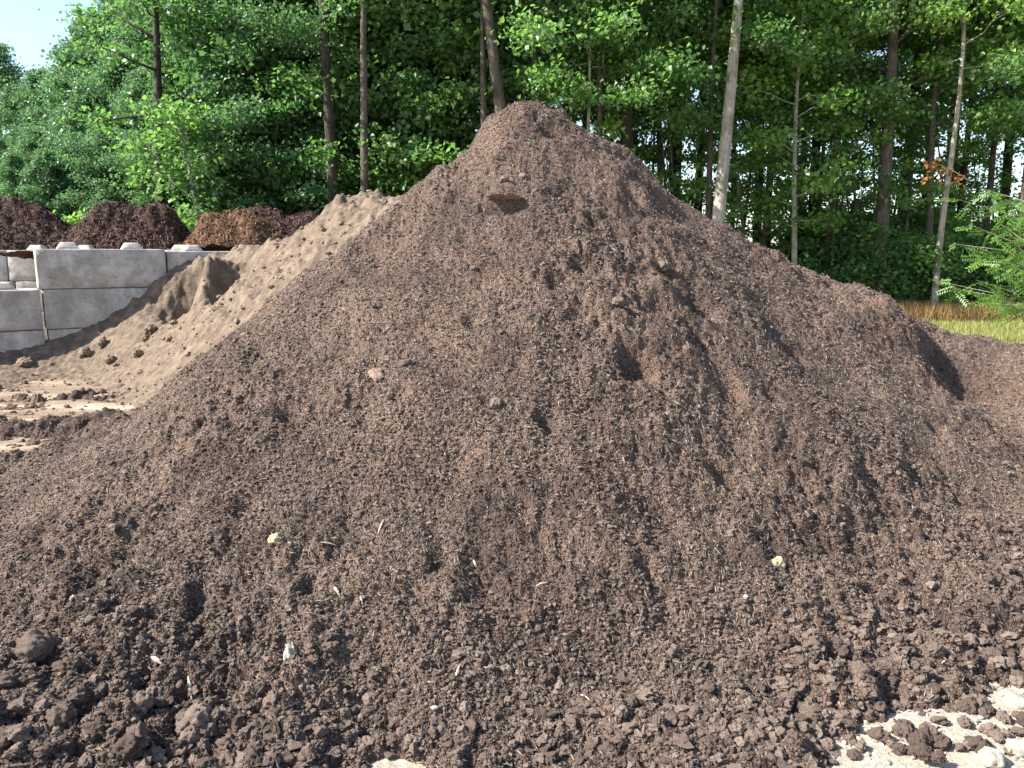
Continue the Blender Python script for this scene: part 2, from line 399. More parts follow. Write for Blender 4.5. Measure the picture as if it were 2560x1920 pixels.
for px, py, o in [(490, 745, 1.25), (430, 790, 1.15), (330, 835, .95), (240, 885, .7), (150, 908, .6), (0, 920, .55), (-200, 925, .5), (400, 830, 1.5), (300, 900, 1.3), (200, 935, 1.1), (500, 690, .9), (450, 730, .7)]:
    SP.append(unproj(px, py, wall_d(px, py, o)))
SP += [(-1.5, 7.5, .6), (-2.6, 8.2, .45), (-4, 8.6, -.06), (-5.5, 9, -.08), (-7, 9.2, -.08), (-9, 9.4, -.08), (-5, 9.6, .0), (.5, 9.5, 1.6), (1, 12, .6), (-2, 13, 1.3), (-3.5, 13.6, 1.3), (-1, 14.5, .6), (-3, 15, .6)]
sand_base = TPS(SP, .003)
def G(x, y, cx, cy, rx, ry): return np.exp(-(((x - cx) / rx) ** 2 + ((y - cy) / ry) ** 2))
b1 = unproj(520, 690, 11.3); b2 = unproj(588, 690, 11.2); b3 = unproj(482, 700, wall_d(482, 700, .75))
def sand_h(x, y):
    h = sand_base(x, y)
    k = np.clip((h - .25) / .9, 0, 1)
    h = h - .05 * k + .04 * (.3 + k) * fbm(x * 1.6, y * 1.6, 301, 3)
    h = h + .50 * G(x, y, b1[0], b1[1], .17, .45) - .40 * G(x, y, b2[0], b2[1], .20, .5) - .75 * G(x, y, b3[0], b3[1], .34, .42)
    h = h + .045 * k * noise(x * 4.2 + y * 1.2, y * 1.0, 311) + .022 * k * noise(x * 9 + y * 3, y * 2.4, 312)
    h = h + .05 * k * fbm(x * 5, y * 5, 321, 3) + .008 * lumps(x * 9, y * 9, 331) * np.clip(noise(x * 1.5, y * 1.5, 335) + .3, 0, 1)
    h = h + .018 * fbm(x * 12, y * 12, 343, 3, .65) + .009 * lumps(x * 24, y * 24, 341) + .006 * noise(x * 40, y * 40, 345)
    return h
xs2 = np.arange(-12, 1.2, .02); ys2 = np.arange(7.0, 14.2, .02)
V, F = grid_mesh(xs2, ys2, sand_h, lambda X, Y, Z: (Z > -.03) & (wdist(X, Y) > -.03))
link('soil_pile', mk_mesh('soil_pile', V, F, smooth=True), SAND, label='light tan soil pile dug out on its left side against the concrete blocks', category='soil pile')

# ------------------------------------------------------------------ concrete block wall
def block(name, x0, y0, z0, L, Dp, Hh, rot, label, lugs=True, group='interlocking concrete blocks of the bay walls', seed=0):
    """lower left front corner at (x0,y0,z0)"""
    root = bpy.data.objects.new(name, None); COL.objects.link(root)
    root.location = (x0, y0, z0); root.rotation_euler = (0, 0, rot)
    root['label'] = label; root['category'] = 'concrete block'; root['group'] = group
    r = random.Random(seed)
    def slab(nm, x0, x1, y0, y1, z0, z1, inset, n=(14, 5, 6), amp=.0035):
        nx, ny, nz = n; g = .014
        def axis(a, b, k):
            return [a, a + g] + [a + g + (b - a - 2 * g) * i / (k) for i in range(1, k)] + [b - g, b]
        ax, ay, az = axis(x0, x1, nx), axis(y0, y1, ny), axis(z0, z1, nz)
        vid = {}; Vv = []; Ff = []
        def vert(i, j, k):
            if (i, j, k) in vid: return vid[(i, j, k)]
            x, y, z = ax[i], ay[j], az[k]
            e = [i in (0, len(ax) - 1), j in (0, len(ay) - 1), k in (0, len(az) - 1)]
            s = sum(e); c = {1: 0, 2: .006, 3: .010}[s] * (1.6 if r.random() < .15 and s > 1 else 1)
            x -= c * (1 if i else -1) * e[0]; y -= c * (1 if j else -1) * e[1]; z -= c * (1 if k else -1) * e[2]
            t = (z - z0) / (z1 - z0)
            cx, cy = (x0 + x1) / 2, (y0 + y1) / 2
            x = cx + (x - cx) * (1 - inset * t); y = cy + (y - cy) * (1 - inset * t)
            Vv.append((x + r.uniform(-1, 1) * amp * .5, y + r.uniform(-1, 1) * amp, z + r.uniform(-1, 1) * amp * .6))
            vid[(i, j, k)] = len(Vv) - 1; return vid[(i, j, k)]
        I, J, K = len(ax) - 1, len(ay) - 1, len(az) - 1
        for i in range(I):
            for k in range(K):
                Ff.append([vert(i, 0, k), vert(i + 1, 0, k), vert(i + 1, 0, k + 1), vert(i, 0, k + 1)])
                Ff.append([vert(i, J, k), vert(i, J, k + 1), vert(i + 1, J, k + 1), vert(i + 1, J, k)])
        for j in range(J):
            for k in range(K):
                Ff.append([vert(0, j, k), vert(0, j, k + 1), vert(0, j + 1, k + 1), vert(0, j + 1, k)])
                Ff.append([vert(I, j, k), vert(I, j + 1, k), vert(I, j + 1, k + 1), vert(I, j, k + 1)])
        for i in range(I):
            for j in range(J):
                Ff.append([vert(i, j, K), vert(i + 1, j, K), vert(i + 1, j + 1, K), vert(i, j + 1, K)])
                Ff.append([vert(i, j, 0), vert(i, j + 1, 0), vert(i + 1, j + 1, 0), vert(i + 1, j, 0)])
        return link(nm, mk_mesh(nm, np.array(Vv), np.array(Ff), smooth=True), CONC, root)
    slab('block_body', 0, L, 0, Dp, 0, Hh, 0)
    if lugs:
        for c in (([L * .25, L * .75]) if L > 1.2 else [L * .5]):
            slab('lug', c - .16, c + .16, Dp / 2 - .16, Dp / 2 + .16, Hh - .004, Hh + .105, .42, (4, 4, 3), .003)
    return root
HB = .605; LB = 1.83
zt = unproj(86, 622, WALLY)[2]          # top of the wall
z3 = zt - HB; z2 = zt - 2 * HB - .008; z1 = zt - 3 * HB - .016
def wp(t, off=0.0): return (WX + t * WC + off * WS, WALLY + t * WS - off * WC)
def wall_block(t, off, z, label, dr=0.0, **kw):
    x, y = wp(t, off); return block('concrete_block', x, y, z, LB - .012, .6, HB, WTH + dr, label, **kw)
wall_block(0, 0, z3, 'long grey concrete block with sunlit left end, top course of the wall', seed=1)
wall_block(LB + .015, -.02, z3 - .03, 'pale concrete block of the top course half buried in the tan soil', dr=.03, seed=2)
wall_block(2 * LB + .04, -.05, z3 - .03, 'buried concrete block at the far end with one pale lug showing', seed=13)
wall_block(.05, .004, z2, 'long concrete block directly beneath the sunlit-ended block', lugs=False, seed=3)
wall_block(.02 - LB, .035, z2 + .004, 'middle course block cut by the photo left edge, its top free and sunlit', seed=4)
wall_block(LB + .07, -.01, z2, 'buried middle course block behind the soil bank, right of the long one', lugs=False, seed=14)
wall_block(.07, -.006, z1, 'bottom course concrete block sinking into shaded soil right of the wide joint', lugs=False, seed=5)
wall_block(.03 - LB, .02, z1, 'bottom course concrete block with a hairline crack at the photo left edge', lugs=False, seed=6)
# cross wall further back
T2 = math.radians(10); bx0 = unproj(17, 640, 15.6)[0]
def back_block(t, z, label, **kw): return block('concrete_block', bx0 + t * math.cos(T2), 15.6 + t * math.sin(T2), z, LB - .012, .6, HB, T2, label, **kw)
back_block(0, zt - HB, 'shaded bluish concrete block behind the gap, right of two', seed=7)
back_block(-LB - .01, zt - HB, 'shaded bluish concrete block behind the gap, left of two', seed=8)
back_block(.10, zt - 2 * HB - .006, 'lower shaded concrete block seen low in the gap, right of two', lugs=False, seed=9)
back_block(.08 - LB, zt - 2 * HB - .006, 'lower shaded concrete block seen low in the gap, left of two', lugs=False, seed=10)
back_block(LB + .01, zt - HB + .01, 'far concrete block showing only a pale lug in dark bark between two near lugs', seed=12)
back_block(.2, zt - 3 * HB - .01, 'lowest shaded block of the far wall behind the gap', lugs=False, seed=15)

# ------------------------------------------------------------------ bark piles behind the wall
def scatter_chips(P, N, length, width, seed, spread=.6):
    """elongated slivers: P (n,3) positions, N (n,3) normals"""
    g = np.random.default_rng(seed); n = len(P)
    t = g.normal(size=(n, 3)); t -= (t * N).sum(1, keepdims=True) * N * (1 - .25); t /= np.linalg.norm(t, axis=1, keepdims=True)
    s = np.cross(N, t); s /= np.linalg.norm(s, axis=1, keepdims=True) + 1e-9
    L = (length[0] + (length[1] - length[0]) * g.random(n) ** 2.5)[:, None]; Wd = (width[0] + (width[1] - width[0]) * g.random(n))[:, None]
    C = P + N * Wd * .5
    a = C - t * L / 2 + N * Wd * g.normal(size=(n, 1)) * .2; b = C + t * L / 2 + N * Wd * g.normal(size=(n, 1)) * .4
    c = C + s * Wd * .6; d = C - s * Wd * .6; e = C + N * Wd * .55
    V = np.stack([a, c, b, d, e], 1).reshape(-1, 3)
    k = (np.arange(n) * 5)[:, None]
    F = np.concatenate([k + np.array([[0, 3, 4]]), k + np.array([[3, 2, 4]]), k + np.array([[2, 1, 4]]), k + np.array([[1, 0, 4]])])
    return V, F, np.repeat(g.random(n), 5)

def surf_pts(hf, x, y, e=.02, hn=None):
    hn = hn or hf
    z = hf(x, y); dx = (hn(x + e, y) - hn(x - e, y)) / (2 * e); dy = (hn(x, y + e) - hn(x, y - e)) / (2 * e)
    N = np.stack([-dx, -dy, np.ones_like(x)], -1); N /= np.linalg.norm(N, axis=1, keepdims=True)
    return np.stack([x, y, z], -1), N

def bark_pile(name, prof, d, depth, label, mat, chipmat, seed, z0=.9):
    """prof: (px,py) outline; the crest line at distance d, falling away on both sides"""
    pts = np.array([unproj(px, py, d) for px, py in prof])
    x0, x1 = pts[0, 0] - .2, pts[-1, 0] + .2
    def hf(x, y):
        c = np.interp(x, pts[:, 0], pts[:, 2], left=-1, right=-1)
        t = np.abs(y - d) / depth
        h = c - (c - .0) * np.clip(t, 0, 2) ** 1.25 * .9
        h = h + .17 * fbm(x * 1.1, y * 1.1, seed, 3) + .10 * np.abs(fbm(x * 3.5, y * 4.5, seed + 3, 3)) + .05 * lumps(x * 5, y * 6, seed + 5)
        h = h + .03 * lumps(x * 13, y * 15, seed + 6) + .012 * noise(x * 30, y * 30, seed + 7)
        return h
    V, F = grid_mesh(np.arange(x0, x1, .035), np.arange(d - depth * 1.15, d + depth * 1.1, .035), hf, lambda X, Y, Z: Z > -.1)
    o = link(name, mk_mesh(name, V, F, smooth=True), mat, label=label, category='bark pile')
    g = np.random.default_rng(seed); n = 9000
    x = g.uniform(x0, x1, n); y = g.uniform(d - depth, d + .2, n)
    P, N = surf_pts(hf, x, y, .05)
    V, F, R = scatter_chips(P, N, (.05, .28), (.012, .035), seed + 1)
    c = link('shredded_bark', mk_mesh('shredded_bark', V, F, {'rnd': R}), chipmat, o, kind='stuff')
    return o
bark_pile('bark_pile', [(-420, 600), (-300, 540), (-120, 500), (0, 497), (40, 508), (100, 535), (150, 552), (178, 572), (230, 620)], 18.9, 2.2, 'purplish dark bark mulch pile cut by the left edge of the photo', BARK, BARKCHIP, 401)
bark_pile('bark_pile', [(80, 640), (150, 600), (215, 556), (262, 521), (300, 520), (340, 521), (392, 523), (425, 545), (455, 570), (490, 600), (540, 650)], 18.6, 2.2, 'nearly black rounded bark mulch pile in the middle of the three', BARK, BARKCHIP, 431)
bark_pile('bark_pile', [(440, 640), (480, 590), (508, 548), (560, 537), (630, 534), (716, 536), (781, 543), (830, 570), (880, 620)], 18.9, 2.2, 'dark bark mulch pile behind the tan soil with an orange left shoulder', BARK, BARKCHIP, 461)
bark_pile('orange_bark_heap', [(440, 640), (480, 594), (508, 558), (545, 540), (590, 538), (640, 552), (700, 585), (740, 625)], 18.4, 2.2, 'small orange brown shredded bark heap on the shoulder of the dark one', BARKRED, BARKREDCHIP, 491)
# dark bark spilled in front of them, behind the wall
def spill_h(x, y):
    return zt - .14 + .05 * fbm(x * 2, y * 2, 520, 3) + .06 * lumps(x * 6, y * 6, 521) + .02 * lumps(x * 16, y * 16, 522) + .16 * np.clip((x + 6.3), 0, 1) - .02 * (y - 13)
V, F = grid_mesh(np.arange(-8.4, -3.0, .035), np.arange(12.2, 17.2, .035), spill_h, lambda X, Y, Z: (wdist(X, Y) < -.62) & ((Y - 15.6 - (X - bx0) * math.tan(T2)) < -.01))
sp = link('bark_spill', mk_mesh('bark_spill', V, F, smooth=True), BARK, label='dark bark mulch spilled level with the top of the concrete wall', category='bark layer')

# ------------------------------------------------------------------ loose stuff on the compost pile
ICO = None
def ico(sub):
    import bmesh
    bm = bmesh.new(); bmesh.ops.create_icosphere(bm, subdivisions=sub, radius=1)
    v = np.array([q.co[:] for q in bm.verts]); f = np.array([[q.index for q in fc.verts] for fc in bm.faces]); bm.free(); return v, f
I1, I2, I3 = ico(1), ico(2), ico(4); I1b = ico(3)
def n3(v, s, seed):
    return noise(v[..., 0] * s + 3.1, v[..., 1] * s + v[..., 2] * s * .7, seed) * .5 + noise(v[..., 1] * s - 1.7, v[..., 2] * s - v[..., 0] * s * .6, seed + 1) * .5

def scatter_lumps(P, size, seed, base=I1, rough=.35, flat=.75):
    g = np.random.default_rng(seed); n = len(P); v, f = base
    nv = len(v)
    jit = 1 + rough * g.normal(size=(n, nv, 1)) * .5
    if nv > 12:
        off = g.uniform(0, 50, size=(n, 1, 3)); q = v[None] + off
        jit = 1 + rough * 1.1 * n3(q, 1.6, seed)[..., None] + rough * (.9 if nv > 600 or nv < 100 else .15) * n3(q, 4.0, seed + 5)[..., None] + rough * .12 * g.normal(size=(n, nv, 1))
    sc = size[:, None, None] * g.uniform(.7, 1.25, size=(n, 1, 3)) * np.array([1, 1, flat])
    a = g.uniform(0, 6.28, n); c, s = np.cos(a)[:, None], np.sin(a)[:, None]
    b = g.uniform(-.6, .6, n); cb, sb = np.cos(b)[:, None], np.sin(b)[:, None]
    W = v[None] * jit * sc
    X = W[..., 0] * c - W[..., 1] * s; Y = W[..., 0] * s + W[..., 1] * c; Z = W[..., 2]
    Y, Z = Y * cb - Z * sb, Y * sb + Z * cb
    V = np.stack([X, Y, Z], -1) + P[:, None, :]
    F = (f[None] + (np.arange(n) * nv)[:, None, None]).reshape(-1, 3)
    return V.reshape(-1, 3), F, np.repeat(g.random(n), nv)

def pile_pts(n, seed, weight=None, ymin=1.6, ymax=7.9):
    g = np.random.default_rng(seed)
    k = n * 3
    # denser towards the camera, where smaller bits can be seen
    y = ymin + (ymax - ymin) * g.random(k); x = g.uniform(-1, 1, k) * (.72 * y + .35)
    z = pile_macro(x, y); ok = z > -.05
    if weight is not None: ok &= g.random(k) < weight(x, y, z)
    return x[ok][:n], y[ok][:n]

x, y = pile_pts(330000, 601)
P, N = surf_pts(pile_h, x, y, .03, pile_macro)
V, F, R = scatter_chips(P, N, (.008, .055), (.003, .0075), 602)
link('wood_chips', mk_mesh('wood_chips', V, F, {'rnd': R}), CHIP, pile, kind='stuff')
x, y = pile_pts(90000, 611, lambda x, y, z: np.clip(noise(x * 1.2, y * 1.2, 613) * .9 + .15 + (z < .4) * .6, .04, 1))
P, N = surf_pts(pile_h, x, y, .03, pile_macro)
g = np.random.default_rng(612)
s = .003 + .009 * g.random(len(P)) ** 2.5
V, F, R = scatter_lumps(P + N * (s * .3)[:, None], s, 614, I1, .5)
link('crumbs', mk_mesh('crumbs', V, F, {'rnd': R}), CLOD, pile, kind='stuff')
toe_w = lambda x, y, z: np.clip(np.exp(-(z / .20) ** 2) * (1.0 - .55 * np.exp(-(x / 1.2) ** 2)) + .0015 + .03 * (z < .6) * (x > 1.5), 0, 1)
x, y = pile_pts(11000, 621, toe_w, 1.6, 6.5)
P, N = surf_pts(pile_h, x, y, .03, pile_macro)
g = np.random.default_rng(622)
s = .008 + .017 * g.random(len(P)) ** 2
V, F, R = scatter_lumps(P + N * (s * .35)[:, None], s, 624, I2, .75)
link('small_clods', mk_mesh('small_clods', V, F, {'rnd': R}), CLOD, pile, kind='stuff')

# big clods at the toe of the pile, each an object of its own
def lump_obj(name, loc, size, seed, mat, label, cat, group=None, rough=.45, flat=.75, sub=I3):
    V, F, R = scatter_lumps(np.zeros((1, 3)), np.array([size]), seed, sub, rough, flat)
    o = link(name, mk_mesh(name, V, F, {'rnd': R}, smooth=True), mat, label=label, category=cat)
    o.location = loc
    if group: o['group'] = group
    return o
g = np.random.default_rng(700)
cl_groups = [
    ('rough brown compost clod along the bottom left toe of the pile', 'clods along the bottom left toe', 80, (-30, 720, 1640, 1915), (.018, .045)),
    ('rough brown compost clod at the bottom right toe beside pale gravel', 'clods at the bottom right toe', 100, (1950, 2600, 1480, 1900), (.016, .038)),
    ('rough brown compost clod at the pile toe in the bottom centre', 'clods in the bottom centre', 50, (740, 1950, 1760, 1915), (.014, .028))]
for lab, grp, n, (xa_, xb_, ya_, yb_), (s0, s1) in cl_groups:
    for k in range(n):
        px = g.uniform(xa_, xb_); py = ya_ + (yb_ - ya_) * math.sqrt(g.random())
        p = on_surface(px, py, lambda a, b: np.maximum(pile_macro(a, b), 0), 1.8, 8)
        s = s0 + (s1 - s0) * g.random() ** 1.8
        z = float(max(pile_h(np.array([p[0]]), np.array([p[1]]))[0], 0))
        lump_obj('compost_clod', (p[0], p[1], z + s * .30), s, 1000 + k + int(xa_), CLOD, lab, 'clod', grp)

# ------------------------------------------------------------------ single stones and lumps
def mat_simple(name, a, b, sc=20, rough=.9):
    m = M(name); m.base(m.ramp(m.noise(sc, 5, .7), [(.35, a), (.65, b)])); m.bump(m.noise(sc * 2, 5, .7), .7, .01); return m.m
STONE_W = mat_simple('pale_stone', (.22, .195, .155), (.42, .39, .33))
STONE_Y = mat_simple('yellow_stone', (.22, .17, .10), (.40, .33, .22))
CLOD_TAN = mat_simple('clod_tan', (.10, .07, .05), (.25, .18, .13))
CRUST = mat_simple('pink_brown_crust', (.13, .088, .068), (.25, .18, .14), 25)
def pile_obj(px, py, size, seed, name, mat, label, cat, flat=.7, sink=.3, rough=.35, sub=I3):
    p = on_surface(px, py, pile_macro)
    z = pile_h(np.array([p[0]]), np.array([p[1]]))[0]
    return lump_obj(name, (p[0], p[1], z + size * sink), size, seed, mat, label, cat, None, rough, flat, sub)
pile_obj(688, 1340, .034, 11, 'stone', STONE_Y, 'tan stone casting a dark shadow on the lower left slope', 'stone')
pile_obj(726, 1630, .025, 12, 'stone', STONE_W, 'white upright stone low on the compost slope', 'stone', flat=1.3)
pile_obj(1945, 1385, .034, 13, 'stone', STONE_Y, 'yellowish flat stone on the lower right slope', 'stone')
pile_obj(180, 1457, .016, 14, 'pebble', STONE_W, 'white pebble near the left edge of the slope', 'stone')
pile_obj(1865, 1485, .014, 15, 'pebble', STONE_W, 'tiny white pebble below the yellowish stone', 'stone')
pile_obj(1087, 1798, .012, 16, 'pebble', STONE_W, 'white pebble at the lower centre of the slope', 'stone')
pile_obj(1262, 476, .12, 17, 'crust_slab', CRUST, 'pinkish crusted slab tilted above a black hollow near the peak', 'soil slab', .12, -.30, .6)
pile_obj(1262, 436, .035, 18, 'crust_chunk', CRUST, 'small pale chunk left of its twin above the crusted slab', 'soil chunk', .6)
pile_obj(1307, 434, .03, 19, 'crust_chunk', CRUST, 'small pale chunk right of its twin above the crusted slab', 'soil chunk', .6)
pile_obj(940, 920, .045, 20, 'crust_chunk', CRUST, 'thin reddish flake standing out on the upper left slope', 'soil chunk', .3)
pile_obj(1015, 905, .04, 21, 'dirt_lump', CLOD, 'dark lump right of the reddish flake', 'clod', .8)
pile_obj(1545, 755, .032, 22, 'dirt_lump', CLOD, 'dark lump above the shaded hollow right of the pile centre', 'clod', .8)
pile_obj(1660, 672, .036, 23, 'dirt_lump', CLOD, 'dark lump high on the right slope', 'clod', .9)
pile_obj(1240, 1005, .04, 24, 'dirt_lump', CLOD, 'dark lump near the centre of the slope', 'clod', .8)
pile_obj(88, 1618, .085, 25, 'big_clod', CLOD, 'large smooth clod shading a hollow near the left edge', 'clod', .7, .25, .3)
# pale rocks bottom right
for px, py, s, sd_, lab in [(2480, 1885, .060, 31, 'angular cream rock on the pale gravel in the bottom right corner'), (2545, 1860, .05, 32, 'white rock cut by the right edge beside the cream rock'),
                            (2540, 1745, .05, 33, 'white rock at the right edge above the others'), (2060, 1835, .022, 34, 'small white stone peeking from the clods left of the gravel patch')]:
    p = on_plane(px, py, .03)
    lump_obj('rock', (p[0], p[1], .0 + s * .25), s * .8, sd_, STONE_W, lab, 'rock', None, .30, .75, I1b)
p = on_plane(2310, 1880, .03); lump_obj('red_clod', (p[0], p[1], .03), .035, 35, CLOD, 'reddish brown clod lying on the pale gravel', 'clod', None, .4, .7)
p = on_plane(2345, 1893, .03); lump_obj('red_clod', (p[0], p[1], .03), .022, 36, CLOD, 'small dark clod right of the reddish one on the gravel', 'clod', None, .4, .8)
# gravel
g = np.random.default_rng(730); n = 9000
x = g.uniform(.6, 4.2, n); y = g.uniform(1.6, 4.2, n)
P, N = surf_pts(ground_h, x, y, .03); s = .003 + .010 * g.random(n) ** 3
V, F, R = scatter_lumps(P + N * (s * .3)[:, None], s, 731, I1, .4)
link('gravel', mk_mesh('gravel', V, F, {'rnd': R}), STONE_W, kind='stuff')
x = np.array([on_plane(px, py)[:2] for px, py in zip(g.uniform(860, 1060, 500), g.uniform(1830, 1915, 500))])
# lumps on the tan yard
for px, py, s, d_, lab in [(62, 913, .16, 10.2, 'flat brown lump on the yard at the far left edge of the shade'), (213, 889, .17, 9.9, 'large brown dirt boulder at the shade edge before the wall'),
                           (378, 829, .14, 9.9, 'flat tan rock on the dirt rise below the shaded bank'), (257, 861, .10, 10.1, 'upright dark lump standing in the shade before the wall'),
                           (347, 888, .11, 9.5, 'dark clod below the flat tan rock'), (278, 903, .12, 9.5, 'low brown clod right of the dirt boulder'), (254, 983, .09, 8.6, 'single dark clod alone on the pale yard'),
                           (435, 810, .09, 9.6, 'brown clod high on the rise beside the compost'), (350, 933, .08, 9.2, 'small dark clod between pale yard and rise'), (168, 1019, .05, 8.3, 'small dark lump on the bright tan yard'),
                           (300, 965, .06, 8.8, 'dark crumb above the single clod'), (425, 850, .08, 9.4, 'reddish clod under the brown clod on the rise'), (365, 848, .08, 9.8, 'brown clod touching the flat tan rock'),
                           (118, 1118, .09, 6.9, 'black clod standing on the pink strip at the left'), (290, 915, .07, 9.4, 'flat clod in the debris right of the boulder'), (128, 912, .05, 10.1, 'tiny clod between the flat lump and the boulder')]:
    q = on_surface(px, py, lambda a, b: np.maximum(sand_h(a, b), ground_h(a, b)), 6, 12)
    lump_obj('dirt_lump', (q[0], q[1], q[2] + s * .15), s * .62, int(px) + 50, CLOD_TAN, lab, 'clod', None, .45, .8 if px != 257 else 1.9)
g = np.random.default_rng(740); n = 1500
x = g.uniform(-7, -1.5, n); y = g.uniform(7.2, 11.3, n)
fh = lambda a, b: np.maximum(sand_h(a, b), ground_h(a, b))
P, N = surf_pts(fh, x, y, .03); s = .008 + .035 * g.random(n) ** 5
V, F, R = scatter_lumps(P + N * (s * .3)[:, None], s, 741, I1, .45)
link('soil_crumbs', mk_mesh('soil_crumbs', V, F, {'rnd': R}), CLOD_TAN, kind='stuff')

# a few light sticks
def tube(pts, rad, seg=6):
    pts = np.array(pts, float); n = len(pts); V = []; F = []
    T = np.gradient(pts, axis=0); T /= np.linalg.norm(T, axis=1, keepdims=True) + 1e-9
    up = np.array([0.31, .9, .1])
    for i in range(n):
        a = np.cross(T[i], up); a /= np.linalg.norm(a) + 1e-9; b = np.cross(T[i], a)
        for k in range(seg):
            w = 2 * math.pi * k / seg; V.append(pts[i] + rad[i] * (math.cos(w) * a + math.sin(w) * b))
    for i in range(n - 1):
        for k in range(seg):
            F.append([i * seg + k, i * seg + (k + 1) % seg, (i + 1) * seg + (k + 1) % seg, (i + 1) * seg + k])
    return np.array(V), np.array(F)
STICK = mat_simple('pale_wood', (.36, .28, .2), (.6, .5, .38), 60)
STICKS = [((378, 1627), (402, 1640), .009, 'short white stick low on the left slope'), ((468, 1655), (475, 1690), .006, 'forked pale twig near the white stick'), ((340, 1755), (385, 1745), .004, 'thin pale stick lying flat at the lower left'),
          ((1183, 1355), (1190, 1378), .006, 'pale splinter standing on the centre slope'), ((835, 1470), (850, 1492), .007, 'pale splinter on the lower left slope'), ((900, 1490), (906, 1510), .005, 'pale splinter right of its larger neighbour'),
          ((1150, 1690), (1135, 1740), .004, 'long thin twig at the lower centre'), ((1450, 1740), (1475, 1760), .003, 'thin pale twig right of lower centre'), ((2320, 1740), (2350, 1765), .004, 'thin straw among the clods at lower right'),
          ((800, 1350), (840, 1335), .004, 'thin twig right of the tan stone'), ((1340, 1450), (1370, 1440), .005, 'small splinter at the centre of the slope'), ((945, 1325), (960, 1300), .005, 'splinter above the pale ones on the slope')]
for a, b, r, lab in STICKS:
    p = on_surface(a[0], a[1], pile_macro); q = on_surface(b[0], b[1], pile_macro)
    pts = [np.array(p) * (1 - t) + np.array(q) * t + np.array([0, 0, .012 + .006 * math.sin(3 * t)]) for t in (0, .33, .66, 1)]
    for i, pt in enumerate(pts): pt[2] = pile_h(np.array([pt[0]]), np.array([pt[1]]))[0] + .008
    pts[1][2] = pts[0][2] * .67 + pts[3][2] * .33 + .004; pts[2][2] = pts[0][2] * .33 + pts[3][2] * .67 + .004
    V, F = tube(pts, [r * .4, r, r * .85, r * .3])
    link('stick', mk_mesh('stick', V, F), STICK, label=lab, category='stick')

# ------------------------------------------------------------------ trees
def leaf_mesh(C, crnd, per, spread, size, seed, droop=.35, star=False):
    """clusters C (n,3) of `per` leaves; every leaf a folded pointed blade"""
    g = np.random.default_rng(seed); n = len(C) * per
    P = np.repeat(C, per, 0) + g.normal(size=(n, 3)) * np.array(spread)
    N = g.normal(size=(n, 3)) * 1.0 + np.array([0, 0, 1.0]); N /= np.linalg.norm(N, axis=1, keepdims=True)
    t = g.normal(size=(n, 3)) + np.array([0, 0, -droop]); t -= (t * N).sum(1, keepdims=True) * N; t /= np.linalg.norm(t, axis=1, keepdims=True)
    s = np.cross(N, t)
    L = (size * (.55 + .9 * g.random(n)))[:, None]; Wd = L * g.uniform(.34, .5, (n, 1))
    fold = N * L * g.uniform(-.05, .22, (n, 1))
    a = P; b = P + t * L * .42 + s * Wd + fold; c = P + t * L - fold * .5; d = P + t * L * .42 - s * Wd + fold
    V = np.stack([a, b, c, d], 1).reshape(-1, 3)
    k = (np.arange(n) * 4)[:, None]
    F = np.concatenate([k + np.array([[0, 1, 2]]), k + np.array([[0, 2, 3]])])
    R = np.clip(np.repeat(crnd, per) * .6 + g.random(n) * .45, 0, 1)
    return V, F, np.repeat(R, 4)

